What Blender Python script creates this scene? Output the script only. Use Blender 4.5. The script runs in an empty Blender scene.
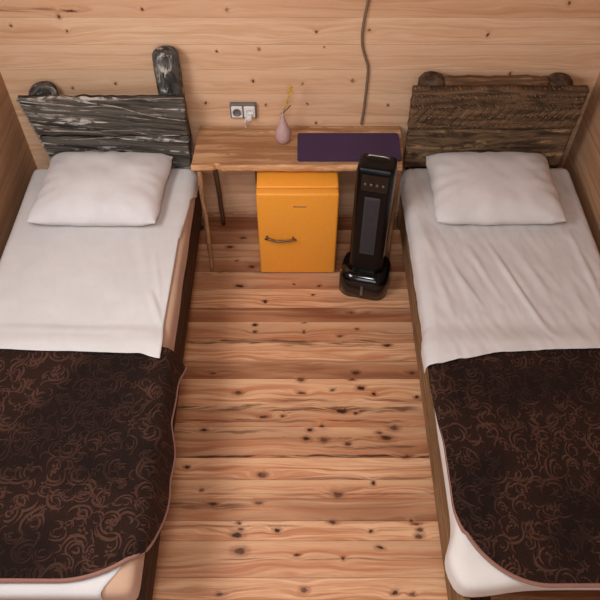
import bpy, bmesh, math, random
from mathutils import Vector, Matrix, noise
random.seed(7)
scene = bpy.context.scene
C = scene.collection
R = math.radians

# ---------------------------------------------------------------- camera
F_PX = 680.0
cam_d = bpy.data.cameras.new('camera'); cam = bpy.data.objects.new('camera', cam_d); C.objects.link(cam)
cam.location = (0, 0, 2.6); cam.rotation_euler = (R(90 - 51), 0, 0)
cam_d.sensor_width = 36; cam_d.lens = 36 * F_PX / 600; cam_d.clip_start = 0.02
scene.camera = cam

# ---------------------------------------------------------------- world, daylight, exposure
w = bpy.data.worlds.new('world'); scene.world = w; w.use_nodes = True
w.node_tree.nodes['Background'].inputs[0].default_value = (0.80, 0.88, 1.0, 1)
w.node_tree.nodes['Background'].inputs[1].default_value = 1.0
scene.view_settings.view_transform = 'Standard'; scene.view_settings.look = 'None'
scene.view_settings.gamma = 1; scene.view_settings.exposure = -0.20
def area(name, loc, aim, sx, sy, power, col):
    l = bpy.data.lights.new(name, 'AREA'); l.shape = 'RECTANGLE'; l.size = sx; l.size_y = sy
    l.energy = power; l.color = col
    o = bpy.data.objects.new(name, l); C.objects.link(o); o.location = loc
    o.rotation_euler = (Vector(aim) - Vector(loc)).to_track_quat('-Z', 'Y').to_euler()
    return o
area('left_window_daylight', (-1.27, 1.05, 2.02), (0.30, 1.55, 0.30), 1.1, 0.85, 52, (0.90, 0.95, 1.0))
area('front_fill', (-0.25, -1.12, 1.95), (0.15, 1.6, 0.60), 1.4, 1.2, 21, (0.84, 0.93, 1.0))  # fill added behind the camera, at the unseen front window
area('overhead_fill', (-0.10, 0.45, 2.86), (-0.05, 0.50, 0), 0.45, 0.45, 24, (0.98, 0.97, 0.95))  # overhead fill added to brighten the foreground floor; no lamp hangs here

# ---------------------------------------------------------------- node helpers
def srgb(r, g, b):
    f = lambda v: (v/255/12.92) if v/255 <= 0.04045 else ((v/255+0.055)/1.055)**2.4
    return (f(r), f(g), f(b), 1)
class NT:
    def __init__(s, name, rough=0.6, spec=0.3):
        s.m = bpy.data.materials.new(name); s.m.use_nodes = True
        s.t = s.m.node_tree; s.b = s.t.nodes['Principled BSDF']
        s.b.inputs['Roughness'].default_value = rough
        s.b.inputs['Specular IOR Level'].default_value = spec
    def n(s, typ, ins=None, **kw):
        nd = s.t.nodes.new(typ)
        for k, v in kw.items(): setattr(nd, k, v)
        for k, v in (ins or {}).items(): s.set(nd.inputs[k], v)
        return nd
    def set(s, sock, v):
        if isinstance(v, bpy.types.NodeSocket): s.t.links.new(v, sock)
        else: sock.default_value = v
    def math(s, op, a, b=0.0, c=0.0):
        return s.n('ShaderNodeMath', {0: a, 1: b, 2: c}, operation=op).outputs[0]
    def vm(s, op, a, b=(0, 0, 0), c=(0, 0, 0)):
        nd = s.n('ShaderNodeVectorMath', {0: a, 1: b, 2: c}, operation=op)
        return nd.outputs['Value'] if op in ('LENGTH', 'DISTANCE', 'DOT_PRODUCT') else nd.outputs[0]
    def noise(s, v, scale, detail=3, rough=0.55, dist=0.0):
        return s.n('ShaderNodeTexNoise', {'Vector': v, 'Scale': scale, 'Detail': detail, 'Roughness': rough, 'Distortion': dist}).outputs[0]
    def rng(s, v, a, b, c=0.0, d=1.0, smooth=True):
        return s.n('ShaderNodeMapRange', {0: v, 1: a, 2: b, 3: c, 4: d}, interpolation_type='SMOOTHSTEP' if smooth else 'LINEAR').outputs[0]
    def mix(s, f, a, b, blend='MIX'):
        nd = s.n('ShaderNodeMix', data_type='RGBA', blend_type=blend)
        s.set(nd.inputs[0], f); s.set(nd.inputs[6], a); s.set(nd.inputs[7], b)
        return nd.outputs[2]
    def obj(s): return s.n('ShaderNodeTexCoord').outputs['Object']
    def bump(s, h, strength=0.3, dist=0.01, normal=None):
        nd = s.n('ShaderNodeBump', {'Height': h, 'Strength': strength, 'Distance': dist})
        if normal is not None: s.set(nd.inputs['Normal'], normal)
        return nd.outputs[0]
    def fin(s, col=None, normal=None, rough=None):
        if col is not None: s.set(s.b.inputs['Base Color'], col)
        if normal is not None: s.set(s.b.inputs['Normal'], normal)
        if rough is not None: s.set(s.b.inputs['Roughness'], rough)
        return s.m

def plain(name, rgb, rough=0.5, metal=0.0, spec=0.4, bump=0.0, scale=60, vary=0.06):
    t = NT(name, rough, spec); t.b.inputs['Metallic'].default_value = metal
    o = t.obj(); nz = t.noise(o, scale, 3)
    c = srgb(*rgb); d = tuple(x*(1-vary*2.5) for x in c[:3]) + (1,)
    col = t.mix(t.rng(nz, .3, .7), c, d)
    return t.fin(col, t.bump(nz, bump, .002) if bump else None)

def pine(name, gi, wi, knots, light, mid, dark, knotcol, rough=0.5, streaks=(), tone_amt=1.0):
    """pine boards: grain runs along axis gi, board width along axis wi; knots = (g, w, rg, rw)"""
    t = NT(name, rough, 0.3)
    sp = t.n('ShaderNodeSeparateXYZ', {0: t.obj()}).outputs
    tone = t.n('ShaderNodeAttribute', attribute_name='tone').outputs['Fac']
    across = t.n('ShaderNodeAttribute', attribute_name='across').outputs['Fac']
    g, wd = sp[gi], sp[wi]
    base = t.n('ShaderNodeCombineXYZ', {0: g, 1: wd}).outputs[0]
    wob = t.n('ShaderNodeTexNoise', {'Vector': base, 'Scale': 48.0, 'Detail': 2.0}).outputs[1]
    wobv = t.vm('MULTIPLY_ADD', wob, (.022, .015, 0), (-.011, -.0075, 0))
    p = t.vm('ADD', base, wobv)
    dm = None
    for (kx, ky, rx, ry) in knots:
        d = t.vm('LENGTH', t.vm('MULTIPLY_ADD', p, (1/rx, 1/ry, 0), (-kx/rx, -ky/ry, 0)))
        dm = d if dm is None else t.math('MINIMUM', dm, d)
    if dm is None: dm = t.math('ADD', 9.0, 0.0)
    infl = t.math('POWER', 2.718, t.math('MULTIPLY', dm, -0.45))
    # grain
    off = t.math('MULTIPLY', tone, 37.0)
    slow = t.noise(t.n('ShaderNodeCombineXYZ', {0: t.math('MULTIPLY', g, 1.6), 1: t.math('MULTIPLY', wd, 9.0), 2: off}).outputs[0], 1.0, 2)
    gw = t.math('ADD', t.math('MULTIPLY', wd, 60.0), t.math('ADD', t.math('MULTIPLY', slow, 7.0), t.math('MULTIPLY', infl, 2.0)))
    gv = t.n('ShaderNodeCombineXYZ', {0: t.math('MULTIPLY', g, 2.2), 1: gw, 2: off}).outputs[0]
    gr = t.noise(gv, 1.0, 4, 0.62)
    fine = t.noise(t.n('ShaderNodeCombineXYZ', {0: t.math('MULTIPLY', g, 12.0), 1: t.math('MULTIPLY', wd, 420.0), 2: off}).outputs[0], 1.0, 2)
    col = t.mix(t.rng(gr, .36, .66), mid, light)
    rings = t.math('SINE', t.math('ADD', t.math('MULTIPLY', gw, 2.4), t.math('MULTIPLY', t.noise(gv, .6, 2), 9.0)))
    col = t.mix(t.math('MULTIPLY', t.rng(rings, .35, 1.0, 0, .42), t.rng(slow, .38, .62)), col, dark)
    # sapwood stripe at one board edge, heartwood in the middle
    edge = t.rng(t.math('ADD', across, t.math('MULTIPLY', t.math('SUBTRACT', slow, .5), .55)), .58, .86)
    col = t.mix(t.math('MULTIPLY', edge, t.rng(tone, .15, .5, .15, .85)), col, light)
    col = t.mix(t.math('MULTIPLY', t.math('MULTIPLY', t.rng(tone, .30, .95, 0, 1.0), t.rng(t.math('ADD', slow, gr), .75, 1.2, .25, .95)), tone_amt), col, dark)
    col = t.mix(t.rng(fine, .45, .75, 0, .22), col, dark)
    # dark streaks
    for (a, b, yc, hw, amt) in streaks:
        sl = t.noise(t.n('ShaderNodeCombineXYZ', {0: t.math('MULTIPLY', g, 7.0), 1: yc*50}).outputs[0], 1.0, 3)
        dd = t.math('ABSOLUTE', t.math('SUBTRACT', t.math('ADD', wd, t.math('MULTIPLY', t.math('SUBTRACT', sl, .5), hw*3)), yc))
        m = t.math('MULTIPLY', t.rng(dd, hw*.25, hw, 1, 0), t.math('MULTIPLY', t.rng(g, a-.05, a+.05), t.rng(g, b-.05, b+.05, 1, 0)))
        m = t.math('MULTIPLY', m, t.rng(t.noise(gv, 2.3, 3), .38, .58))
        col = t.mix(t.math('MULTIPLY', m, amt), col, knotcol)
    halo = t.rng(dm, 1.0, 2.6, .5, 0)
    col = t.mix(halo, col, dark)
    kc = t.mix(t.math('MULTIPLY', t.rng(dm, .2, .9), .8), tuple(x*.35 for x in knotcol[:3]) + (1,), knotcol)
    col = t.mix(t.math('MULTIPLY', t.rng(dm, .70, 1.2, 1, 0), t.rng(t.noise(base, 7.0, 2), .35, .6, .6, .97)), col, kc)
    h = t.math('ADD', t.math('MULTIPLY', gr, .5), t.math('MULTIPLY', fine, .3))
    return t.fin(col, t.bump(h, .25, .002), t.rng(gr, .3, .7, rough - .08, rough + .1))

def rough_wood(name, gi, base, dark, pale, pale_lo=.55, pale_hi=.68, gfreq=3.0, wfreq=45.0, bump=.9, rough=.85, diag=0.0):
    t = NT(name, rough, .2)
    sp = t.n('ShaderNodeSeparateXYZ', {0: t.obj()}).outputs
    oth = [i for i in range(3) if i != gi]
    wv = t.math('ADD', sp[oth[1]], t.math('MULTIPLY', sp[gi], diag))
    v = t.n('ShaderNodeCombineXYZ', {0: t.math('MULTIPLY', sp[gi], gfreq), 1: t.math('MULTIPLY', wv, wfreq), 2: t.math('MULTIPLY', sp[oth[0]], wfreq)}).outputs[0]
    a = t.noise(v, 1.0, 5, .65, .6); b = t.noise(t.obj(), 22, 4, .6)
    col = t.mix(t.rng(a, .35, .65), dark, base)
    pm = t.math('MULTIPLY', t.rng(t.noise(v, .8, 4, .7, 1.2), pale_lo, pale_hi), t.rng(b, .38, .55))
    col = t.mix(pm, col, pale)
    return t.fin(col, t.bump(t.math('ADD', a, t.math('MULTIPLY', b, .6)), bump, .006))

def fabric(name, rgb, rough=.9, weave=900, sheen=.2, bump=.15, slack=0.0):
    t = NT(name, rough, .1); t.b.inputs['Sheen Weight'].default_value = sheen
    o = t.obj(); a = t.noise(o, weave, 2); b = t.noise(o, 9, 4, .6, .4)
    c = srgb(*rgb); col = t.mix(t.rng(b, .3, .7), c, tuple(x*.93 for x in c[:3]) + (1,))
    h = t.math('ADD', t.math('MULTIPLY', a, .08), t.math('MULTIPLY', b, slack))
    return t.fin(col, t.bump(h, bump, .01))

def scroll_plush(name):
    """dark brown plush with pressed scrolls and flowers"""
    t = NT(name, .75, .15)
    t.b.inputs['Sheen Weight'].default_value = .16
    t.b.inputs['Sheen Roughness'].default_value = .35
    t.b.inputs['Sheen Tint'].default_value = srgb(196, 140, 116)
    o = t.vm('MULTIPLY', t.obj(), (1, 1, .7))
    o = t.vm('ADD', o, t.vm('MULTIPLY', t.n('ShaderNodeTexNoise', {'Vector': o, 'Scale': 7.0, 'Detail': 1.0}).outputs[1], (.04, .04, 0)))
    def cells(scale, seed):
        q2 = t.vm('MULTIPLY', t.vm('ADD', o, (seed, seed*.7, 0)), (1, 1, 0))
        vo = t.n('ShaderNodeTexVoronoi', {'Vector': q2, 'Scale': scale, 'Randomness': .7}, voronoi_dimensions='2D')
        s3 = t.n('ShaderNodeSeparateXYZ', {0: t.vm('SUBTRACT', q2, vo.outputs['Position'])}).outputs
        ang = t.math('ARCTAN2', s3[1], s3[0]); rr = t.vm('LENGTH', t.vm('SUBTRACT', q2, vo.outputs['Position']))
        return ang, rr, t.n('ShaderNodeSeparateColor', {0: vo.outputs['Color']}).outputs
    def crescent(ang, rr, phase, r0, w0):
        wv = t.math('MULTIPLY', t.rng(t.math('COSINE', t.math('ADD', ang, phase)), -.35, 1.0), w0)
        d = t.math('ABSOLUTE', t.math('SUBTRACT', rr, r0))
        return t.rng(t.math('SUBTRACT', wv, d), 0.0, w0*.55)
    ridge = None
    def put(v):
        nonlocal ridge
        ridge = v if ridge is None else t.math('MAXIMUM', ridge, v)
    for sc, sd, k in ((10.5, 3.1, 1.0), (15.0, 8.7, .72)):
        ang, rr, rnd = cells(sc, sd); ph = t.math('MULTIPLY', rnd[1], 6.28)
        put(crescent(ang, rr, ph, .040*k, .0062*k))
        put(crescent(ang, rr, t.math('ADD', ph, 1.1), .025*k, .0058*k))
        put(crescent(ang, rr, t.math('ADD', ph, 2.9), .012*k, .0050*k))
    ang, rr, rnd = cells(21.0, 5.9); ph = t.math('MULTIPLY', rnd[1], 6.28)
    put(t.math('MULTIPLY', crescent(ang, rr, ph, .016, .0046), .85))
    ang, rr, rnd = cells(13.0, 14.3)
    petal = t.math('ADD', t.math('MULTIPLY', t.math('COSINE', t.math('MULTIPLY', ang, 5.0)), .0055), .013)
    flower = t.math('MULTIPLY', t.rng(t.math('SUBTRACT', petal, rr), 0, .004), t.rng(rr, .003, .008))
    put(t.math('MULTIPLY', flower, t.math('GREATER_THAN', rnd[0], .45)))
    patch = t.rng(t.noise(o, 3.2, 2), .40, .60)
    ridge = t.math('MULTIPLY', ridge, t.math('ADD', t.math('MULTIPLY', patch, .85), .15))
    pile = t.noise(o, 260, 2)
    col = t.mix(ridge, t.mix(patch, srgb(26, 14, 10), srgb(42, 23, 16)), srgb(84, 54, 42))  # lighter ridge colour puts the shading of the raised pile into the plush
    h = t.math('ADD', t.math('MULTIPLY', ridge, .8), t.math('MULTIPLY', pile, .25))
    return t.fin(col, t.bump(h, 1.0, .028))

# ---------------------------------------------------------------- mesh helpers
def link(name, me, mat, parent=None, smooth=False):
    o = bpy.data.objects.new(name, me); C.objects.link(o)
    if mat: me.materials.append(mat)
    if smooth:
        for p in me.polygons: p.use_smooth = True
    if parent: o.parent = parent
    return o
def obj(name, bm, mat, parent=None, smooth=False):
    me = bpy.data.meshes.new(name); bmesh.ops.recalc_face_normals(bm, faces=bm.faces)
    bm.to_mesh(me); bm.free()
    return link(name, me, mat, parent, smooth)
def thing(name, label, cat, loc=(0, 0, 0), group=None):
    o = bpy.data.objects.new(name, None); C.objects.link(o); o.location = loc; o.empty_display_size = .05
    return tag(o, label, cat, group)
def tag(o, label, cat, group=None):
    o['label'] = label; o['category'] = cat
    if group: o['group'] = group
    return o
def struct(o): o['kind'] = 'structure'; return o
def box(bm, x0, x1, y0, y1, z0, z1, bev=0.0, seg=2):
    vs = [bm.verts.new(p) for p in ((x0,y0,z0),(x1,y0,z0),(x1,y1,z0),(x0,y1,z0),(x0,y0,z1),(x1,y0,z1),(x1,y1,z1),(x0,y1,z1))]
    fs = [bm.faces.new([vs[i] for i in f]) for f in ((0,3,2,1),(4,5,6,7),(0,1,5,4),(1,2,6,5),(2,3,7,6),(3,0,4,7))]
    if bev:
        es = list({e for f in fs for e in f.edges})
        bmesh.ops.bevel(bm, geom=es, offset=bev, segments=seg, affect='EDGES', profile=.5)
    return bm
def prism(bm, pts, axis, a, b, bev=0.0):
    """outline pts (2-D) extruded along axis (0,1,2) between a and b"""
    def mk(p, h):
        q = list(p); q.insert(axis, h); return bm.verts.new(q)
    A = [mk(p, a) for p in pts]; B = [mk(p, b) for p in pts]; n = len(pts)
    fs = [bm.faces.new(A[::-1]), bm.faces.new(B)]
    for i in range(n): fs.append(bm.faces.new((A[i], A[(i+1) % n], B[(i+1) % n], B[i])))
    if bev: bmesh.ops.bevel(bm, geom=list({e for f in fs for e in f.edges}), offset=bev, segments=2, affect='EDGES')
    return bm
def tube(bm, pts, rad, n=10, caps=True):
    """rad: number or list; swept circle"""
    pts = [Vector(p) for p in pts]; rs = rad if isinstance(rad, (list, tuple)) else [rad]*len(pts)
    rings = []; up = Vector((0, 0, 1)); prev = None
    for i, p in enumerate(pts):
        d = (pts[min(i+1, len(pts)-1)] - pts[max(i-1, 0)]).normalized()
        if prev is None:
            a = d.cross(up) if abs(d.dot(up)) < .95 else d.cross(Vector((1, 0, 0)))
        else: a = prev - d*prev.dot(d)
        a.normalize(); prev = a; b = d.cross(a)
        rings.append([bm.verts.new(p + (a*math.cos(k*2*math.pi/n) + b*math.sin(k*2*math.pi/n))*rs[i]) for k in range(n)])
    for i in range(len(rings)-1):
        for k in range(n): bm.faces.new((rings[i][k], rings[i][(k+1) % n], rings[i+1][(k+1) % n], rings[i+1][k]))
    if caps: bm.faces.new(rings[0][::-1]); bm.faces.new(rings[-1])
    return bm
def smooth_path(pts, per=8):
    P = [Vector(p) for p in pts]; out = []
    for i in range(len(P)-1):
        p0, p1, p2, p3 = P[max(i-1, 0)], P[i], P[i+1], P[min(i+2, len(P)-1)]
        for k in range(per):
            t = k/per
            out.append(.5*((2*p1) + (p2-p0)*t + (2*p0-5*p1+4*p2-p3)*t*t + (3*p1-p0-3*p2+p3)*t**3))
    out.append(P[-1]); return out
def lathe(bm, prof, n=32, c=(0, 0)):
    rings = [[bm.verts.new((c[0]+r*math.cos(2*math.pi*k/n), c[1]+r*math.sin(2*math.pi*k/n), z)) for k in range(n)] for r, z in prof]
    for i in range(len(rings)-1):
        for k in range(n): bm.faces.new((rings[i][k], rings[i][(k+1) % n], rings[i+1][(k+1) % n], rings[i+1][k]))
    bm.faces.new(rings[0][::-1]); bm.faces.new(rings[-1])
    return bm
def grid(fn, nu, nv, bm=None):
    bm = bm or bmesh.new()
    V = [[bm.verts.new(fn(i/nu, j/nv)) for i in range(nu+1)] for j in range(nv+1)]
    for j in range(nv):
        for i in range(nu): bm.faces.new((V[j][i], V[j][i+1], V[j+1][i+1], V[j+1][i]))
    return bm
def lerp(a, b, t): return a + (b-a)*t
def interp(x, pts):
    if x <= pts[0][0]: return pts[0][1]
    for (a, va), (b, vb) in zip(pts, pts[1:]):
        if x <= b:
            t = (x-a)/(b-a); t = t*t*(3-2*t); return lerp(va, vb, t)
    return pts[-1][1]
def face_up(o):
    me = o.data
    if sum(p.normal.z*p.area for p in me.polygons) < 0: me.flip_normals()
    return o
def nz(x, y, z=0.0): return noise.noise(Vector((x, y, z)))
def solid(o, th, off=-1):
    m = o.modifiers.new('thickness', 'SOLIDIFY'); m.thickness = th; m.offset = off
    return o
def subsurf(o, n=1):
    m = o.modifiers.new('smooth', 'SUBSURF'); m.levels = n; m.render_levels = n; return o

def boards(name, mat, seams, tones, lo, hi, gi, wi, face, depth, groove=.0014, flip=False):
    """one mesh of boards; seams = ordered positions along axis wi; face = coordinate of the visible surface on the third axis"""
    ti = 3 - gi - wi
    bm = bmesh.new(); lt = bm.verts.layers.float.new('tone'); la = bm.verts.layers.float.new('across')
    for i in range(len(seams)-1):
        a, b = seams[i], seams[i+1]; e = groove
        dg = math.copysign(.005, depth)
        prof = [(a, face+depth), (a, face+dg), (a+e, face+dg), (a+e, face), (b, face), (b, face+depth)]
        rows = []
        for g in (lo, hi):
            row = []
            for (wv, tv) in prof:
                co = [0, 0, 0]; co[gi] = g; co[wi] = wv; co[ti] = tv
                v = bm.verts.new(co); v[lt] = tones[i % len(tones)]; v[la] = (wv-a)/(b-a); row.append(v)
            rows.append(row)
        n = len(prof)
        for k in range(n): bm.faces.new((rows[0][k], rows[0][(k+1) % n], rows[1][(k+1) % n], rows[1][k]))
        bm.faces.new(rows[0]); bm.faces.new(rows[1][::-1])
    return obj(name, bm, mat)

# ---------------------------------------------------------------- picture-to-place helper, only for the positions of knots
def ray(px, py):
    u = (px-300)/F_PX; v = (300-py)/F_PX; c, s = math.cos(R(51)), math.sin(R(51))
    return u, c + v*s, -s + v*c
def on_floor(px, py):
    r = ray(px, py); t = -2.6/r[2]; return r[0]*t, r[1]*t
def on_wall(px, py):
    r = ray(px, py); t = BACK/r[1]; return r[0]*t, 2.6 + r[2]*t
BACK = 2.696; SIDE = 1.335; FRONT = -1.2; TOP = 2.95
# ================================================================ the room
floor_knots_px = [(255,325,1),(255,332,.9),(304,323,.6),(304,332,.9),(357,329,.8),(340,336,.8),(387,345,1.1),(213,373,.8),(301,380,1),(356,373,1.2),
 (352,380,.8),(361,388,1.2),(332,390,1),(302,393,.9),(238,393,1),(412,373,.9),(374,394,1),(417,397,.8),(264,417,1.3),(283,416,1),(342,411,1.5),(356,413,.9),
 (310,430,1.1),(322,426,.8),(324,440,1.1),(306,439,1.1),(348,444,.8),(379,433,1),(394,428,1.2),(386,438,1.5),(406,457,1.1),(204,430,.9),(187,467,1),
 (262,475,1.1),(373,483,1),(338,495,1.8),(202,490,.7),(213,504,1.1),(259,503,1),(237,535,1.4),(240,551,1.35),(277,530,.9),(297,555,.9),(332,522,1.1),
 (371,531,.8),(380,548,1),(343,558,.8),(411,521,.7),(416,524,.8),(420,530,.9),(419,536,1.1),(238,523,.7),(241,529,.7),(304,590,1.2),(395,593,1.2),(412,594,.7),(220,594,1.1),(265,301,.9),(351,312,.7),
 (240,286,1.5),(230,247,1.2),(243,238,1),(252,267,1),(313,295,1),(319,286,.8),(265,302,.8),(237,261,.6),(294,284,.6),(441,490,.8)]
knots = []
rk = random.Random(3)
for (a, b, s) in floor_knots_px:
    x, y = on_floor(a, b); knots.append((x, y, .0105*s*rk.uniform(.7, 1.6), .0080*s*rk.uniform(.7, 1.15)))
M_floor = pine('pine_floor', 0, 1, knots, srgb(236, 184, 140), srgb(200, 132, 92), srgb(130, 72, 44), srgb(72, 38, 24), .45,
    streaks=((-.52, .35, on_floor(300, 342)[1], .016, .85), (-.6, .5, on_floor(300, 409)[1], .020, .8), (-.6, .45, on_floor(300, 421)[1], .010, .7),
             (-.6, .55, on_floor(300, 456)[1], .009, .95), (-.6, -.22, on_floor(300, 506)[1], .020, .7), (.0, .5, on_floor(300, 478)[1], .008, .5), (-.6, .1, on_floor(300, 371)[1], .010, .5), (-.1, .6, on_floor(300, 400)[1], .012, .6), (-.6, .6, on_floor(300, 494)[1], .006, .5), (-.3, .6, on_floor(300, 559)[1], .005, .5), (-.6, .0, on_floor(300, 526)[1], .006, .5), (.1, .6, on_floor(300, 447)[1], .010, .6), (-.6, -.1, on_floor(300, 431)[1], .012, .6), (-.1, .5, on_floor(300, 345)[1], .010, .6),
             (-.5, -.1, on_floor(300, 272)[1], .014, .7), (-.2, .5, on_floor(300, 438)[1], .008, .5)))
seam_px = [600, 578, 541, 521, 499, 480, 458, 427, 404, 379, 361, 343, 322, 308, 289, 272, 258, 244, 230]
seams = [FRONT - .002]
s0 = on_floor(300, 600)[1]
k = int((s0 - FRONT)/.105); seams = [s0 - (k-i)*.105 for i in range(k)]; seams[0] = FRONT
seams += [on_floor(300, p)[1] for p in seam_px] + [BACK + .02]
tones = [.3, .6, .2, .5, .35]
npre = k
tn = [tones[i % 5] for i in range(npre)] + [.25, .55, .15, .72, .5, .35, .62, .6, .3, .85, .35, .55, .9, .3, .65, .8, .55, .75, .85, .7]
struct(boards('floor', M_floor, seams, tn, -SIDE-.05, SIDE+.05, 0, 1, 0.0, -.03, .0014))

wall_knots_px = [(59,17,1.1),(142,9,.8),(11,26,.7),(67,31,.7),(73,88,.8),(116,84,.7),(227,10,.8),(217,51,.7),(259,49,.8),(253,81,1),(206,103,.9),
 (316,32,.7),(324,47,.5),(369,30,.7),(353,81,1),(388,105,.8),(266,105,.7),(307,104,.6),(316,123,.8),(488,35,.8),(510,74,1),(488,77,.6),(569,3,1),(302,84,.7),(220,-30,1),(470,-40,1)]
knots = []
for (a, b, s) in wall_knots_px:
    x, z = on_wall(a, b); knots.append((x, z, .0075*s, .0085*s))
knots.append((on_wall(70, 11)[0], on_wall(70, 11)[1], .03, .004))
WL, WM, WD, WK = srgb(236, 195, 158), srgb(221, 173, 134), srgb(186, 130, 90), srgb(92, 50, 32)
M_wall = pine('pine_wall', 0, 2, knots, WL, WM, WD, WK, .5, streaks=((-1.3, -.95, on_wall(60, 10)[1], .008, .5),), tone_amt=.8)
zs = [0.0] + [.895 + .1225*i for i in range(-7, 17)] + [TOP]
struct(boards('wall_back', M_wall, zs, [.5, .4, .55, .3, .5, .35, .45, .5, .42, .25, .62, .3, .4, .6, .35], -SIDE-.04, SIDE+.04, 0, 2, BACK, .04))
kl = [(.2+.37*i + .1*math.sin(i*5), .2+((i*.731) % 1)*1.7, .010, .011) for i in range(7)]
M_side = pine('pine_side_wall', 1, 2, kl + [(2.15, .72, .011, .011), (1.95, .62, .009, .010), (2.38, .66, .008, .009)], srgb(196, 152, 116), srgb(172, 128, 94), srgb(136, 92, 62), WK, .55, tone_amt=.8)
struct(boards('wall_left', M_side, zs, [.35, .5, .6, .45, .3, .55], FRONT, BACK, 1, 2, -SIDE, -.04))
struct(boards('wall_right', M_side, zs, [.5, .3, .45, .6, .4], FRONT, BACK, 1, 2, SIDE, .04))
# front wall with a window opening, ceiling
bm = bmesh.new()
wx0, wx1, wz0, wz1 = -1.0, .5, 1.3, 2.55
box(bm, -SIDE, wx0, FRONT-.06, FRONT, 0, TOP); box(bm, wx1, SIDE, FRONT-.06, FRONT, 0, TOP)
box(bm, wx0, wx1, FRONT-.06, FRONT, 0, wz0); box(bm, wx0, wx1, FRONT-.06, FRONT, wz1, TOP)
M_front = rough_wood('front_wall_wood', 0, srgb(170, 132, 104), srgb(130, 96, 72), srgb(186, 150, 120), .5, .7, 2.0, 30.0, .2, .6)
struct(obj('wall_front', bm, M_front))
bm = bmesh.new(); t_ = .04
box(bm, wx0-t_, wx1+t_, FRONT-.02, FRONT+.015, wz1, wz1+t_, .003); box(bm, wx0-t_, wx1+t_, FRONT-.02, FRONT+.03, wz0-t_, wz0, .003)
for x in (wx0-t_, wx1, (wx0+wx1)/2 - t_/2): box(bm, x, x+t_, FRONT-.02, FRONT+.012, wz0, wz1, .003)
struct(obj('window_1', bm, M_front))
bm = bmesh.new()
for (y0, y1, z0, z1) in ((.45, 1.65, 2.45, 2.50), (.45, 1.65, 1.55, 1.60), (.45, .50, 1.60, 2.45), (1.60, 1.65, 1.60, 2.45), (1.03, 1.07, 1.60, 2.45)):
    box(bm, -SIDE-.03, -SIDE+.025, y0, y1, z0, z1, .003)
struct(obj('window_2', bm, M_front))
bm = bmesh.new(); box(bm, -SIDE-.04, SIDE+.04, FRONT-.06, BACK+.04, TOP, TOP+.05)
struct(obj('ceiling', bm, M_front))
bm = bmesh.new(); box(bm, -SIDE, SIDE, BACK-.012, BACK, .002, .035, .002)
struct(obj('baseboard_back', bm, rough_wood('baseboard_wood', 0, srgb(200, 150, 116), srgb(168, 118, 86), srgb(215, 170, 138), .5, .7, 2.0, 50.0, .2, .6)))

# ================================================================ beds
M_white = fabric('white_cotton', (212, 205, 201), slack=.25, bump=.25)
M_pillow = fabric('pillow_cotton', (218, 211, 208), slack=.2, bump=.2)
M_mattress_l = fabric('mattress_ticking', (196, 158, 132))
M_mattress_r = fabric('quilted_white_cover', (226, 218, 210), slack=.3, bump=.4)
M_plush = scroll_plush('brown_scroll_plush')
M_bind = fabric('brown_binding', (146, 102, 88), .6, 500, .3)
M_grey = rough_wood('whitewashed_charcoal_wood', 0, srgb(102, 94, 84), srgb(48, 43, 38), srgb(200, 190, 178), .53, .63, 3.0, 42.0, 1.0, .8, .10)
M_greyedge = rough_wood('worn_pale_edge', 0, srgb(176, 160, 142), srgb(104, 94, 84), srgb(214, 202, 188), .5, .7, 14.0, 60.0, .5)
M_greylog = rough_wood('whitewashed_log', 2, srgb(104, 100, 94), srgb(46, 44, 41), srgb(190, 182, 172), .50, .62, 9.0, 22.0, 1.0)
M_brown = rough_wood('dark_brown_wood', 0, srgb(122, 95, 70), srgb(60, 44, 32), srgb(164, 132, 98), .52, .68, 5.0, 32.0, 1.0)
M_brownlog = rough_wood('brown_log', 2, srgb(104, 82, 66), srgb(58, 44, 34), srgb(134, 108, 86), .55, .72, 8.0, 26.0, .8)
M_railr = rough_wood('tan_rail_wood', 1, srgb(150, 116, 82), srgb(104, 74, 48), srgb(176, 140, 102), .5, .72, 3.0, 50.0, .5)
M_raill_shaded = rough_wood('shaded_rail_wood', 1, srgb(84, 60, 46), srgb(48, 34, 26), srgb(110, 82, 62), .55, .72, 3.0, 50.0, .6)  # dark brown left rails, the shade on their aisle side put into the colour
M_slat = rough_wood('slat_wood', 0, srgb(180, 136, 98), srgb(140, 100, 70), srgb(200, 160, 120), .5, .7)

def log(name, x, y, r, z1, mat, parent, lean=0, seed=0, round_top=True):
    bm = bmesh.new(); pts = []; rs = []
    n = 26
    for i in range(n+1):
        z = z1*i/n
        pts.append((x + lean*(z/z1) + .006*nz(z*3, seed), y, z)); rs.append(r*(1 + .07*nz(z*4, seed+9)))
    for q in (.35, .65, .85, .97): 
        pts.append((x+lean, y, z1 + r*.45*math.sin(q*math.pi/2))); rs.append(max(.004, r*math.cos(q*math.pi/2)))
    tube(bm, pts, rs, 20)
    for v in bm.verts:
        a = math.atan2(v.co.y-y, v.co.x-x); k = 1 + .05*nz(a*1.5, v.co.z*5, seed) + .03*nz(a*5, v.co.z*14, seed)
        v.co.x = x + (v.co.x-x)*k; v.co.y = y + (v.co.y-y)*k
    return obj(name, bm, mat, parent, True)

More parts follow.
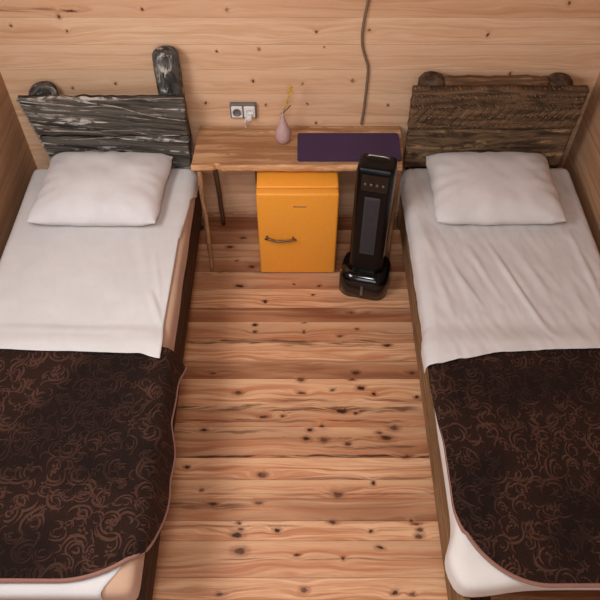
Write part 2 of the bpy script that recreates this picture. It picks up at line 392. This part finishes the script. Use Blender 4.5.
def plank(name, quad, y0, y1, mat, parent, seed=0, rough=.004, carve=None, nu=90, nv=16):
    """headboard plank; quad = (xl_top, xr_top, xl_bot, xr_bot, z_top, z_bot); worn edges"""
    xlt, xrt, xlb, xrb, zt, zb = quad
    bm = bmesh.new()
    def f(u, v, side):
        x = lerp(lerp(xlb, xrb, u), lerp(xlt, xrt, u), v); z = lerp(zb, zt, v)
        if v in (0, 1): z += rough*1.3*nz(u*14, seed+v*5)
        if u in (0, 1): x += rough*nz(v*7, seed+u*3+20)
        e = min(v, 1-v)*(zt-zb); ex = min(u, 1-u)*(xrt-xlt)
        y = y0 + .004*max(0, 1-e/.008) + .004*max(0, 1-ex/.008)
        y += .003*nz(x*5, z*40, seed)
        if carve: y += carve(x, z, u, v)
        return (x, y, z) if side == 0 else (x, y1, z)
    V = {}
    for s in (0, 1):
        for j in range(nv+1):
            for i in range(nu+1): V[s, i, j] = bm.verts.new(f(i/nu, j/nv, s))
    for j in range(nv):
        for i in range(nu):
            bm.faces.new((V[0,i,j], V[0,i+1,j], V[0,i+1,j+1], V[0,i,j+1])); bm.faces.new((V[1,i,j], V[1,i,j+1], V[1,i+1,j+1], V[1,i+1,j]))
    for i in range(nu):
        bm.faces.new((V[0,i,0], V[1,i,0], V[1,i+1,0], V[0,i+1,0])); bm.faces.new((V[0,i,nv], V[0,i+1,nv], V[1,i+1,nv], V[1,i,nv]))
    for j in range(nv):
        bm.faces.new((V[0,0,j], V[0,0,j+1], V[1,0,j+1], V[1,0,j])); bm.faces.new((V[0,nu,j], V[1,nu,j], V[1,nu,j+1], V[0,nu,j+1]))
    return obj(name, bm, mat, parent, True)

MZ0, MZ1 = .362, .490          # mattress bottom and top
YF, YH = .612, 2.515           # foot and head ends

def rails(parent, xi, xo, mat):
    """xi inner (aisle) side outer face, xo wall side outer face"""
    s = 1 if xo > xi else -1
    for a in (xi, xo - s*.035):
        bm = bmesh.new(); b = a + s*.035
        def f(u, v): return None
        box(bm, min(a, b), max(a, b), .603, 2.53, .17, .36, .006)
        o = obj('side_rail', bm, mat, parent)
    lo, hi = min(xi, xo), max(xi, xo)
    bm = bmesh.new(); box(bm, lo, hi, .565, .60, .15, .345, .006); obj('foot_rail', bm, mat, parent)
    for x in (lo + .045, hi - .045 - .07):
        bm = bmesh.new(); box(bm, x, x+.07, .62, .69, 0, .30, .008); obj('leg', bm, mat, parent)
    for i in range(9):
        y = .72 + i*.21
        bm = bmesh.new(); box(bm, lo+.037, hi-.037, y, y+.09, .335, .357, .004); obj('slat', bm, M_slat, parent)

def mattress(name, x0, x1, mat, label, bulge, YF):
    """soft rounded slab, optional outward bulge fn(x,y,z)->dx,dy"""
    bm = bmesh.new(); nx, ny, nzz = 36, 90, 8
    r = .035
    cx, cy, cz = (x0+x1)/2, (YF+YH)/2, (MZ0+MZ1)/2; hx, hy, hz = (x1-x0)/2, (YH-YF)/2, (MZ1-MZ0)/2
    bmesh.ops.create_cube(bm, size=2)
    bm2 = bmesh.new(); seen = {}
    def vert(i, j, k):
        key = (i, j, k)
        if key not in seen:
            p = Vector(((i/nx*2-1)*hx, (j/ny*2-1)*hy, (k/nzz*2-1)*hz))
            q = Vector((max(-hx+r, min(hx-r, p.x)), max(-hy+r, min(hy-r, p.y)), max(-hz+r, min(hz-r, p.z))))
            d = p-q
            if d.length > 1e-6: p = q + d.normalized()*r
            p += Vector((cx, cy, cz))
            side = max(0, 1-abs(abs(p.x-cx)-hx)/.05)
            p.x += math.copysign(1, p.x-cx)*side*.003*nz(p.y*6, p.z*9, x0)
            dx, dy = bulge(p.x, p.y, p.z) if bulge else (0, 0)
            p.x += dx; p.y += dy
            seen[key] = bm2.verts.new(p)
        return seen[key]
    for i in range(nx):
        for j in range(ny):
            for k in (0, nzz): bm2.faces.new((vert(i,j,k), vert(i+1,j,k), vert(i+1,j+1,k), vert(i,j+1,k)))
        for k in range(nzz):
            for j in (0, ny): bm2.faces.new((vert(i,j,k), vert(i+1,j,k), vert(i+1,j,k+1), vert(i,j,k+1)))
    for j in range(ny):
        for k in range(nzz):
            for i in (0, nx): bm2.faces.new((vert(i,j,k), vert(i,j+1,k), vert(i,j+1,k+1), vert(i,j,k+1)))
    bm.free()
    return tag(obj(name, bm2, mat, None, True), label, 'mattress', 'mattresses')

def edge_profile(s, xin, sgn, ztop, r, flare=0.0):
    """position across the bed: s = distance past the start of the aisle-side bend (negative = on top)"""
    if s <= 0: return xin + sgn*(-s) * 1.0, ztop
    arc = r*math.pi/2
    if s < arc:
        a = s/r; return xin - sgn*r*math.sin(a), ztop - r*(1-math.cos(a))
    h = s-arc
    return xin - sgn*(r + flare*h), ztop - r - h

def crease(x, y, a, b, w, h):
    ax, ay = a; bx, by = b; dx, dy = bx-ax, by-ay; L2 = dx*dx+dy*dy
    t = ((x-ax)*dx+(y-ay)*dy)/L2; t2 = max(0, min(1, t)); px, py = ax+dx*t2, ay+dy*t2
    d = math.hypot(x-px, y-py); return h*math.exp(-(d/w)**2)*math.sin(math.pi*min(1, max(.08, t2*.84+.08)))

def sheet(name, xi, xo, sgn, hang, hem, creases, label, seed, fine=.5, rad=.036):
    """xi = x where the aisle side bend starts, sgn = +1 when the wall side is at larger x"""
    W = abs(xo-xi)
    def f(u, v):
        y = lerp(0, 1, v)
        hg = hang(lerp(hem(.5), YH, v))
        tot = W + hg
        s = lerp(-W, hg, u)
        xg = xi + sgn*max(0, -s); x0_ = xg
        yy = lerp(hem(xg), 2.502, v)
        over = 1 - max(0, min(1, (yy-1.470-.006*nz(x0_*4, seed))/.12)); over = over*over*(3-2*over)
        zt = MZ1 + .006 + .024*over
        # round off towards the headboard
        z_drop = 0
        if yy > 2.482: q = (yy-2.482)/.035; z_drop = .9*.035*(1-math.sqrt(max(0, 1-q*q)))
        x, z = edge_profile(s, xi, sgn, zt, rad, .02)
        if s < -W + .031: q = (-W+.031-s)/.035; z -= .9*.035*(1-math.sqrt(max(0, 1-q*q)))
        x -= sgn*.020*over*max(0, min(1, (s+.03)/.05))
        wr = .0030*nz(x*4, yy*3, seed) + .0018*nz(x*14+yy*5, yy*6, seed+4)
        wr += fine*(.0016*nz(x*34+yy*11, yy*7-x*4, seed+8) + .0010*nz(x*60-yy*8, yy*30, seed+2)*.6)
        for c in creases: wr += crease(x, yy, *c)
        wr = max(wr, -.0015)
        if s < .01: z += wr + .0025
        else: x -= sgn*(.004 + .006*abs(nz(yy*14, z*6, seed)))
        z -= z_drop
        return (x, yy, z)
    o = face_up(obj(name, grid(f, 110, 150), M_white, None, True))
    solid(o, .003, 1)
    return tag(o, label, 'sheet', 'bed sheets')

def pillow(name, cx, cy, z0, w, l, h, rot, label, seed, tilt=0.0, skew=0.0):
    def surf(u, v, top):
        a, b = u*2-1, v*2-1
        pin = 1 - .055*(1-abs(b)**2.5) * abs(a)**3
        pin2 = 1 - .06*(1-abs(a)**2.5) * abs(b)**3
        x = a*w/2*pin; y = b*l/2*pin2
        e = (max(0, 1-abs(a)**3.2)**.60)*(max(0, 1-abs(b)**3.0)**.60)
        wr = .006*nz(a*2.2, b*2.2, seed) + .003*nz(a*5+b*3, b*2, seed+3)
        ed = min(1, 3*(1-max(abs(a), abs(b))))
        radial = .0035*math.sin((math.atan2(b, a))*17+3*nz(a*2, b*2, seed))*max(0, max(abs(a), abs(b))-.45)*e*3
        if top: z = .36*h + .64*h*e + wr*ed*e*1.6 + radial
        else: z = .36*h - .36*h*min(1, e*1.7)
        x += .008*nz(b*3, seed)*abs(a); y += .008*nz(a*3, seed+7)*abs(b)
        x += skew*b
        cn = max(0, abs(a)+abs(b)-1.72); x -= math.copysign(cn*.05, a); y -= math.copysign(cn*.05, b)
        z += tilt*(b+1)*.5
        return (x, y, z)
    bm = bmesh.new(); n = 44
    T = {}
    for top in (1, 0):
        for j in range(n+1):
            for i in range(n+1):
                if not top and (i in (0, n) or j in (0, n)): T[0, i, j] = T[1, i, j]
                else:
                    # denser rows near the borders
                    uu = .5-.5*math.cos(math.pi*i/n); vv = .5-.5*math.cos(math.pi*j/n)
                    T[top, i, j] = bm.verts.new(surf(uu, vv, top))
    for top in (1, 0):
        for j in range(n):
            for i in range(n):
                q = (T[top,i,j], T[top,i+1,j], T[top,i+1,j+1], T[top,i,j+1])
                try: bm.faces.new(q if top else q[::-1])
                except ValueError: pass
    o = obj(name, bm, M_pillow, None, True); o.location = (cx, cy, z0); o.rotation_euler = (0, 0, R(rot))
    return tag(o, label, 'pillow', 'pillows')

def blanket(name, xi, xo, sgn, smax, yfoot, yhead, label, seed, flare=.18, r=.036, cr=(.3, .3), ztop=None):
    W = abs(xo-xi); zt0 = ztop or MZ1 + .0065
    def pos(s, y, lift=0.0):
        x, z = edge_profile(s, xi, sgn, zt0, r, flare)
        q = min(1, max(0, (-s)/.05))
        z += (.003 + .0035*nz(x*5, y*5, seed)) + lift
        if s > .01: x -= sgn*(.006 + .010*abs(nz(y*5, seed+2))*min(1, s/.08))
        if s < -W+.031: t = (-W+.031-s)/.035; z -= .9*.035*(1-math.sqrt(max(0, 1-t*t)))
        return Vector((x, y, z))
    def f(u, v):
        # rows cluster near the foot so the rounded corner is clean
        vv = 1-math.cos(v*math.pi/2)
        y0 = yfoot(0)
        y = lerp(yfoot(0), yhead, vv)
        s1 = smax(y)
        if y - y0 < cr[1]: s1 -= cr[0]*(1-math.sqrt(max(0, 1-(1-(y-y0)/cr[1])**2)))
        s = lerp(-W, s1, u)
        y = y + (yfoot(s)-yfoot(0))*max(0, 1-(y-y0)/.2)
        return pos(s, y)
    o = face_up(obj(name, grid(f, 110, 150), M_plush, None, True)); solid(o, .010, 1)
    tag(o, label, 'blanket', 'embossed blankets')
    # binding round the border
    path = [f(1, v/100) for v in range(100, -1, -1)] + [f(u/60, 0) for u in range(59, -1, -1)]
    pts = [path[0]]
    for p in path[1:]:
        if (p-pts[-1]).length > .006: pts.append(p)
    pts = [p + (Vector((0, 0, .005)) if p.z > zt0-.03 else Vector((-sgn*.006, 0, 0))) for p in pts]
    b = obj('binding', tube(bmesh.new(), pts, .0070, 8), M_bind, o, True); b['label'] = 'pinkish brown satin binding'
    return o

# ---- left bed
bedL = thing('wooden_bed', 'rustic single bed by the left wall with grey whitewashed plank headboard and tall post', 'bed', group='single beds')
plank('headboard_plank', (-1.228, -.503, -1.196, -.512, .857, .660), 2.532, 2.562, M_grey, bedL, 1, .006)
plank('headboard_plank', (-1.194, -.512, -1.165, -.522, .646, .450), 2.534, 2.562, M_grey, bedL, 5, .006)
def edge_strip(pts, parent, w=.004):
    bm = bmesh.new(); tube(bm, [Vector(p) + Vector((0, 0, .002*nz(i*.7, 3))) for i, p in enumerate(smooth_path(pts, 5))], w, 6)
    o = obj('worn_edge', bm, M_greyedge, parent, True); o['label'] = 'pale worn plank edge'
edge_strip([(-1.229, 2.534, .853), (-1.213, 2.534, .756), (-1.196, 2.534, .66), (-1.180, 2.536, .55), (-1.166, 2.536, .455)], bedL)
def crack(px, parent, w=.0032):
    out = []
    for (a_, b_) in px:
        r = ray(a_, b_); t = 2.531/r[1]; out.append((r[0]*t, 2.5325, 2.6 + r[2]*t))
    edge_strip(out, parent, w)
crack([(34, 102), (60, 105), (85, 107), (110, 106), (128, 110), (150, 116), (168, 119), (186, 121)], bedL, .0028)
crack([(30, 100), (60, 99), (100, 100.5), (140, 99), (183, 98.5)], bedL, .002)
crack([(44, 131), (75, 132), (110, 131), (150, 130)], bedL, .0022)
crack([(62, 140), (90, 139), (130, 137), (180, 135.5)], bedL, .0022)
log('post', -1.148, 2.628, .062, .835, M_greylog, bedL, 0, 1)
log('post', -.567, 2.630, .056, 1.012, M_greylog, bedL, -.006, 2)
rails(bedL, -.500, -1.262, M_raill_shaded)
matL = mattress('mattress', -1.262, -.497, M_mattress_l, 'tan sided mattress on the left bed, showing along its aisle side', None, .588)
def cover(u, v):
    # white cover on top of the mattress, hanging a little over the foot end
    L = 2.468-.600; s = lerp(-.055, L, v)
    y = .600+s if s > 0 else .600 - .0145*math.sin(min(1, -s/.022)*math.pi/2)
    z = .4925 if s > 0 else .4925 - .012*(1-math.cos(min(1, -s/.022)*math.pi/2)) - max(0, -s-.022)
    inner = -.535 - .055*math.exp(-((y-.585)/.06)**2)
    x = lerp(-1.235, inner, u)
    return (x, y, z + .0008*nz(x*9, y*9))
o = obj('mattress_cover', grid(cover, 40, 120), M_white, matL, True); face_up(o); solid(o, .002, 1); o['label'] = 'white cotton cover over the top of the mattress'
# ---- right bed
bedR = thing('wooden_bed', 'rustic single bed by the right wall with dark brown carved plank headboard posts', 'bed', group='single beds')
def carve(x, z, u, v):
    return .008*max(0, math.sin((x + (.5 if v > .5 else -.5)*z*1.6)*150 + 3*nz(x*9, z*12)))**2 * (1 if .12 < v < .92 else 0) * (0.4+.6*abs(nz(x*8, z*8, 2))*2)
def chevron_wood():
    t = NT('carved_brown_wood', .85, .2); o_ = t.obj(); sp = t.n('ShaderNodeSeparateXYZ', {0: o_}).outputs
    v = t.n('ShaderNodeCombineXYZ', {0: t.math('MULTIPLY', sp[0], 5.0), 1: t.math('MULTIPLY', sp[2], 40.0)}).outputs[0]
    a_ = t.noise(v, 1.0, 5, .65, .6); bl = t.noise(o_, 16, 3)
    zc = t.math('ABSOLUTE', t.math('SUBTRACT', sp[2], .80))
    ph = t.math('ADD', t.math('MULTIPLY', sp[0], 330.0), t.math('ADD', t.math('MULTIPLY', zc, 300.0), t.math('MULTIPLY', bl, 14.0)))
    dash = t.math('MULTIPLY', t.rng(t.math('SINE', ph), .0, .9), t.rng(t.noise(o_, 55, 2), .42, .58))
    row = t.rng(t.math('SINE', t.math('MULTIPLY', sp[2], 125.0)), -.6, .2)
    dash = t.math('MULTIPLY', dash, row)
    col = t.mix(t.rng(a_, .35, .65), srgb(62, 46, 34), srgb(122, 92, 66))
    col = t.mix(t.math('MULTIPLY', dash, .75), col, srgb(172, 138, 102))
    return t.fin(col, t.bump(t.math('ADD', a_, t.math('MULTIPLY', dash, 1.2)), 1.0, .008))
o = plank('headboard_plank', (.486, 1.240, .488, 1.238, .905, .700), 2.528, 2.562, chevron_wood(), bedR, 11, .004, carve, 260, 26)
plank('headboard_plank', (.490, 1.236, .496, 1.232, .694, .470), 2.532, 2.562, M_brown, bedR, 15, .005)
log('post', .582, 2.628, .061, .885, M_brownlog, bedR, 0, 3)
log('post', 1.140, 2.630, .058, .880, M_brownlog, bedR, 0, 4)
bm = bmesh.new(); tube(bm, [(x/20*.46+.63, 2.632+.003*nz(x*.5, 1), .862+.008*nz(x*.3, 2)) for x in range(21)], [.040+.004*nz(i*.6, 5) for i in range(21)], 14)
obj('crossbar', bm, rough_wood('crossbar_wood', 0, srgb(140, 104, 74), srgb(84, 60, 42), srgb(160, 124, 92), .5, .7), bedR, True)
rails(bedR, .500, 1.272, M_railr)
def bulgeR(x, y, z):
    k = math.exp(-((y-.70)/.075)**2)*math.exp(-((x-.49)/.07)**2)
    k2 = math.exp(-((y-.62)/.05)**2)*math.exp(-((x-.53)/.12)**2)
    return -.040*k, -.022*k2
matR = mattress('mattress', .497, 1.272, M_mattress_r, 'white covered mattress on the right bed with a bulging foot corner', bulgeR, .628)

sheet('bed_sheet', -.530, -1.258, -1, lambda y: interp(y, [(1.4, .002), (2.0, .008), (2.3, .03), (2.42, .10), (2.6, .11)]),
      lambda x: interp(x, [(-1.25, 1.452), (-.9, 1.440), (-.6, 1.430), (-.52, 1.405)]),
      [((-.60, 1.74), (-.54, 1.58), .012, .012), ((-.61, 1.95), (-.555, 1.70), .010, .006), ((-1.2, 1.56), (-.56, 1.54), .02, .005), ((-.7, 2.1), (-.62, 1.8), .02, .004)],
      'white sheet on the left bed, folded over the dark blanket', 3)
sheet('bed_sheet', .527, 1.268, 1, lambda y: interp(y, [(1.4, .085), (2.0, .105), (2.6, .125)]),
      lambda x: interp(x, [(.50, 1.380), (.60, 1.405), (.75, 1.435), (1.0, 1.448), (1.27, 1.455)]),
      [((.60, 2.02), (.70, 1.62), .012, .006), ((.80, 2.0), (.95, 1.52), .010, .011), ((.70, 2.02), (.80, 1.70), .012, .006), ((.92, 1.98), (1.0, 1.7), .014, .004),
       ((.55, 1.9), (.60, 1.6), .014, .007), ((1.16, 2.1), (1.21, 1.55), .012, .008), ((1.1, 1.8), (1.12, 1.5), .016, .004), ((.52, 2.15), (.56, 1.9), .02, .008), ((.64, 1.85), (.72, 1.66), .01, .006)],
      'white wrinkled sheet on the right bed, ending over the blanket', 21, 1.5)
blanket('blanket', -.530, -1.258, -1,
        lambda y: interp(y, [(.62, .145), (.95, .150), (1.08, .150), (1.21, .105), (1.33, .110), (1.5, .160)]),
        lambda s: .624, 1.468, 'dark brown embossed blanket on the left bed, hanging over its aisle side', 5, .30, cr=(.34, .32))
blanket('blanket', .527, 1.268, 1,
        lambda y: interp(y, [(.60, .030), (1.05, .030), (1.24, .045), (1.42, .052)]),
        lambda s: .610, 1.465, 'dark brown embossed blanket on the right bed, lying inside its aisle edge', 9, .1, cr=(.25, .26))
pillow('pillow', -.880, 2.298, MZ1+.012, .580, .455, .135, -1.0, 'white pillow on the left bed against the grey headboard', 2, .012, .010)
pillow('pillow', .863, 2.303, MZ1+.012, .582, .448, .130, 0.3, 'white pillow on the right bed against the brown headboard', 8, .012, .0)
# ================================================================ table and what stands on it
M_table = rough_wood('table_top_wood', 0, srgb(204, 158, 116), srgb(160, 112, 76), srgb(218, 176, 136), .5, .7, 2.2, 26.0, .35, .5)
M_tedge = rough_wood('table_edge_wood', 0, srgb(222, 172, 124), srgb(180, 124, 80), srgb(236, 194, 150), .5, .7, 4.0, 40.0, .6, .6)
M_leg = rough_wood('table_leg_wood', 2, srgb(178, 134, 96), srgb(132, 92, 62), srgb(200, 158, 118), .5, .7, 3.0, 50.0, .4, .6)
M_leg_shaded = rough_wood('shaded_table_leg_wood', 2, srgb(112, 82, 58), srgb(76, 52, 36), srgb(130, 98, 72), .5, .7, 3.0, 50.0, .4, .6)  # darker copy of the leg wood: under-table shade painted into the back legs
tb = thing('side_table', 'narrow wooden table with a rough live-edge top between the beds', 'table', (0, 2.54, 0))
def local(o, p): o.location = tuple(-v for v in p.location); return o
front = []
N = 60
for i in range(N+1):
    x = lerp(-.492, .463, i/N)
    y = 2.402 + .006*nz(x*4, 2) + .003*nz(x*22, 5)
    y += .016*math.exp(-((x+.375)/.016)**2) - .006*math.exp(-((x+.345)/.02)**2)
    front.append((x, y))
outl = front + [(.470, 2.50), (.478, 2.52), (.478, 2.690)] + [(-.478, 2.690)]
bm = bmesh.new(); prism(bm, outl, 2, .568, .600, .003)
local(obj('table_top', bm, M_table, tb), tb)
bm = bmesh.new()
def bark(u, v):
    i = u*N; k = min(N-1, int(i)); t = i-k; x = lerp(front[k][0], front[k+1][0], t); y = lerp(front[k][1], front[k+1][1], t)
    a = (v-.5)*math.pi
    return (x, y - .007*math.cos(a) - .002*nz(x*30, v*3) + .002, .584 + .0155*math.sin(a))
bm = grid(bark, 180, 8)
o = local(obj('live_edge', bm, M_tedge, tb, True), tb); o['label'] = 'pale rough front edge of the table top'; solid(o, .004, -1)
for li, (a, b, r) in enumerate((((-.462, 2.425, .568), (-.446, 2.300, 0), .011), ((-.425, 2.62, .568), (-.412, 2.635, 0), .013), ((.452, 2.425, .568), (.448, 2.36, 0), .011), ((.425, 2.62, .568), (.430, 2.635, 0), .013))):
    bm = bmesh.new(); tube(bm, [Vector(a).lerp(Vector(b), i/12) + Vector((.003*nz(i*.5, a[0]), 0, 0)) for i in range(13)], [r*(1.15-.3*i/12) for i in range(13)], 12)
    local(obj('leg', bm, M_leg if li % 2 == 0 else M_leg_shaded, tb, True), tb)
for s in (-1, 1):
    bm = bmesh.new(); box(bm, s*.44-.012, s*.44+.012, 2.43, 2.64, .535, .567, .003); local(obj('crossbar', bm, M_leg, tb), tb)

# dark purple mat
bm = bmesh.new()
def rrect(x0, x1, y0, y1, r, n=5):
    out = []
    for (cx, cy, a0) in ((x1-r, y1-r, 0), (x0+r, y1-r, 90), (x0+r, y0+r, 180), (x1-r, y0+r, 270)):
        for k in range(n+1):
            a = R(a0+90*k/n); out.append((cx+r*math.cos(a), cy+r*math.sin(a)))
    return out
prism(bm, rrect(-.012, .461, 2.425, 2.618, .010), 2, .601, .613, .002)
tag(obj('table_mat', bm, fabric('purple_felt', (74, 52, 80), .9, 400, .1)), 'dark purple rectangular mat on the right half of the table', 'mat')

# vase and twig
vx, vy = -.078, 2.572
vs = thing('bud_vase', 'small mauve teardrop vase on the table beside the purple mat', 'vase', (vx, vy, .601))
bm = bmesh.new(); lathe(bm, [(.018, 0), (.027, .003), (.034, .018), (.037, .038), (.035, .060), (.025, .085), (.016, .108), (.010, .128), (.008, .145), (.0095, .156), (.0070, .156), (.0055, .146), (.0055, .10)], 32)
obj('body', bm, plain('mauve_ceramic', (200, 164, 160), .35, vary=.04), vs, True)
tw = thing('dried_twig', 'dried yellow flower twig standing in the mauve vase', 'flower', (vx, vy, .601))
M_tw = plain('dry_stem', (128, 104, 52), .8); M_fl = plain('dry_petal', (216, 168, 70), .8)
path = smooth_path([(0, 0, .104), (.003, 0, .15), (.016, .002, .20), (.032, .004, .25), (.036, .004, .285)], 6)
obj('stem', tube(bmesh.new(), path, .0018, 6), M_tw, tw, True)
obj('stem', tube(bmesh.new(), smooth_path([(.004, 0, .158), (.022, -.004, .182), (.036, -.006, .200)], 5), .003, 6), M_tw, tw, True)
rr = random.Random(5)
for k, (px, pz) in enumerate([(.016, .198), (.026, .232), (.033, .252), (.030, .268), (.038, .278), (.041, .262), (.034, .292), (.022, .215)]):
    bm = bmesh.new(); bmesh.ops.create_uvsphere(bm, u_segments=10, v_segments=6, radius=1)
    a = rr.uniform(0, 3)
    bmesh.ops.transform(bm, matrix=Matrix.Translation((px, .004*math.sin(k*2), pz)) @ Matrix.Rotation(a, 4, 'Y') @ Matrix.Diagonal((.0105, .007, .0045, 1)), verts=bm.verts)
    obj('petal', bm, M_fl, tw, True)

# wall socket with plug, and the cord hung on the wall
M_pl = plain('socket_plastic', (236, 232, 228), .4, vary=.02); M_gm = plain('socket_frame_grey', (120, 112, 106), .4)
sk = thing('wall_socket', 'white double wall socket above the table with one plug lead', 'socket', (-.264, BACK, .692))
bm = bmesh.new(); box(bm, -.062, .062, -.022, 0, -.040, .040, .006); obj('back_box', bm, M_gm, sk)
for s in (-1, 1):
    bm = bmesh.new(); box(bm, s*.029-.026, s*.029+.026, -.030, -.021, -.031, .031, .005); f_ = obj('face_plate', bm, M_pl, sk)
    bm = bmesh.new(); lathe(bm, [(.020, 0), (.020, .003), (.016, .003), (.015, .0005)], 24)
    bmesh.ops.transform(bm, matrix=Matrix.Translation((s*.029, -.030, 0)) @ Matrix.Rotation(R(90), 4, 'X'), verts=bm.verts)
    obj('outlet', bm, M_gm if s < 0 else M_pl, f_, True)
bm = bmesh.new(); box(bm, .016, .040, -.056, -.030, -.030, -.004, .006); pl = obj('plug', bm, M_pl, sk)
obj('lead', tube(bmesh.new(), smooth_path([(.014, -.04, -.022), (.008, -.040, -.045), (.006, -.024, -.070), (.006, -.012, -.10)], 6), .0045, 8), M_pl, pl, True)
cp = [(.279, 1.34), (.278, 1.25), (.277, 1.215), (.269, 1.15), (.265, 1.10), (.264, 1.06), (.270, 1.01), (.284, .965), (.298, .925), (.302, .89), (.302, .84), (.301, .79), (.298, .70), (.294, .645), (.292, .612)]
path = smooth_path([(x, BACK-.009, z) for x, z in cp], 6)
path = [Vector((.279, BACK-.009, 2.1)), Vector((.281, BACK-.009, 1.7))] + path
wc = obj('hanging_cable', tube(bmesh.new(), path, .0062, 8), plain('grey_brown_cord', (132, 106, 82), .6), None, True)
tag(wc, 'wavy grey brown cord hanging down the pine wall to the table', 'cable')

# ================================================================ orange fridge
M_or = plain('orange_enamel', (252, 166, 58), .42, vary=.015)
M_gasket = plain('dark_gasket', (176, 108, 36), .7); M_ch = plain('chrome', (190, 186, 180), .25, 1.0)
fr = thing('mini_fridge', 'small bright orange retro fridge under the wooden table', 'fridge', (-.011, 2.46, 0))
bm = bmesh.new(); box(bm, -.187, .187, -.1365, .195, .014, .540, .010, 4); obj('body', bm, M_or, fr, True)
bm = bmesh.new(); box(bm, -.178, .178, -.140, -.130, .022, .532, .003); obj('gasket', bm, M_gasket, fr)
bm = bmesh.new(); box(bm, -.187, .187, -.186, -.1385, .008, .540, .011, 4); door = obj('door', bm, M_or, fr, True)
for o in (door,): pass
bm = bmesh.new()
tube(bm, smooth_path([(-.155, -.200, .268), (-.135, -.208, .276), (-.105, -.212, .268), (-.060, -.210, .266), (-.006, -.204, .268)], 6), [.0045+.002*math.sin(i/24*math.pi) for i in range(25)], 10)
tube(bm, [(-.145, -.180, .271), (-.145, -.205, .271)], .007, 10); tube(bm, [(-.022, -.180, .267), (-.022, -.206, .267)], .005, 10)
h = obj('handle', bm, plain('dark_chrome', (128, 104, 76), .3, .8), door, True); h['label'] = 'slim chrome bar handle'
bm = bmesh.new(); box(bm, -.020, .040, -.1885, -.185, .463, .468, .001); obj('badge', bm, M_ch, door)
for x in (-.15, .15):
    for y in (-.13, .16):
        bm = bmesh.new(); lathe(bm, [(.014, 0), (.014, .013), (.010, .016)], 14, (x, y)); obj('foot', bm, plain('black_rubber', (30, 28, 26), .8), fr, True)
bm = bmesh.new(); tube(bm, smooth_path([(-.20, .19, .40), (-.213, .205, .50), (-.214, .217, .40), (-.213, .217, .20), (-.205, .215, .05), (-.16, .20, .02)], 8), .0035, 8)
obj('power_cord', bm, plain('brown_cord', (92, 66, 48), .6), fr, True)

# ================================================================ black tower heater
M_bk = plain('gloss_black', (14, 13, 14), .12, spec=.6, vary=.02); M_bk2 = plain('satin_black', (11, 10, 11), .34, spec=.25, vary=.02)
M_gr = plain('grille_grey', (66, 64, 67), .5); M_sil = plain('silver_trim', (150, 146, 142), .3, .9)
ht = thing('tower_heater', 'tall glossy black tower heater standing on the floor beside the fridge', 'heater', (.322, 2.215, 0))
ht.rotation_euler = (0, 0, R(-13))
def rr3(w, d, r, cy=0): return rrect(-w/2, w/2, cy-d/2, cy+d/2, r, 6)
def stack(bm, secs):
    """secs = (z, w, d, r, cy) cross-sections lofted"""
    rings = [[bm.verts.new((p[0], p[1], z)) for p in rr3(w_, d_, r_, cy)] for (z, w_, d_, r_, cy) in secs]
    n = len(rings[0])
    for a, b in zip(rings, rings[1:]):
        for k in range(n): bm.faces.new((a[k], a[(k+1) % n], b[(k+1) % n], b[k]))
    bm.faces.new(rings[0][::-1]); bm.faces.new(rings[-1])
    return bm
bm = stack(bmesh.new(), [(0, .232, .20, .055, 0), (.004, .240, .208, .06, 0), (.06, .242, .21, .06, 0), (.105, .238, .206, .06, 0), (.130, .222, .190, .06, .003), (.143, .19, .16, .055, .006), (.147, .15, .12, .045, .008)])
base = obj('base', bm, M_bk, ht, True)
bm = stack(bmesh.new(), [(.140, .172, .125, .04, .005), (.17, .160, .115, .035, .005), (.22, .158, .112, .03, .005), (.735, .158, .112, .02, .005), (.757, .155, .109, .02, .006), (.766, .146, .098, .02, .008), (.768, .12, .08, .02, .01)])
body = obj('body', bm, M_bk2, ht, True)
bm = bmesh.new(); box(bm, -.034, .034, -.0555, -.050, .27, .62, .003); g_ = obj('grille', bm, M_gr, ht); g_['label'] = 'grey vertical grille panel'
bm = bmesh.new()
for k in range(30): box(bm, -.029, .029, -.0575, -.0550, .285+k*.0108, .2885+k*.0108)
obj('grille_slats', bm, plain('dark_slats', (54, 52, 55), .4), g_)
bm = bmesh.new(); box(bm, -.058, .058, -.0545, -.050, .650, .745, .004); cpn = obj('control_panel', bm, M_bk, ht)
for k in range(4):
    bm = bmesh.new(); lathe(bm, [(.0065, 0), (.0065, .003), (.005, .004)], 14)
    bmesh.ops.transform(bm, matrix=Matrix.Translation((-.038+k*.0255, -.0540, .692)) @ Matrix.Rotation(R(90), 4, 'X'), verts=bm.verts)
    obj('button', bm, M_sil, cpn, True)
bm = bmesh.new(); tube(bm, smooth_path([(-.045, .030, .764), (-.040, .028, .778), (0, .027, .781), (.040, .028, .778), (.045, .030, .764)], 5), .004, 8)
obj('handle', bm, M_sil, ht, True)
for s in (-1, 1):
    bm = bmesh.new(); box(bm, s*.0795-.003, s*.0795+.003, -.028, .030, .24, .735, .002); obj('side_trim', bm, M_bk if s < 0 else M_sil, ht)
bm = bmesh.new(); tube(bm, smooth_path([(-.112, -.060, .03), (-.116, -.055, .09), (-.112, -.045, .125)], 5), .004, 8); obj('base_trim', bm, M_sil, base, True)
bm = bmesh.new(); box(bm, -.006, .006, -.110, -.104, .03, .095, .002); obj('base_strip', bm, M_sil, base)  # narrow upright silver strip on the base front
bm = bmesh.new(); tube(bm, smooth_path([(-.03, .055, .20), (-.075, .085, .16), (-.095, .10, .07), (-.09, .14, .02), (-.05, .26, .012), (.02, .40, .02), (.05, .455, .10)], 8), .0035, 8)
obj('power_cord', bm, M_bk2, ht, True)

bpy.context.view_layer.update()
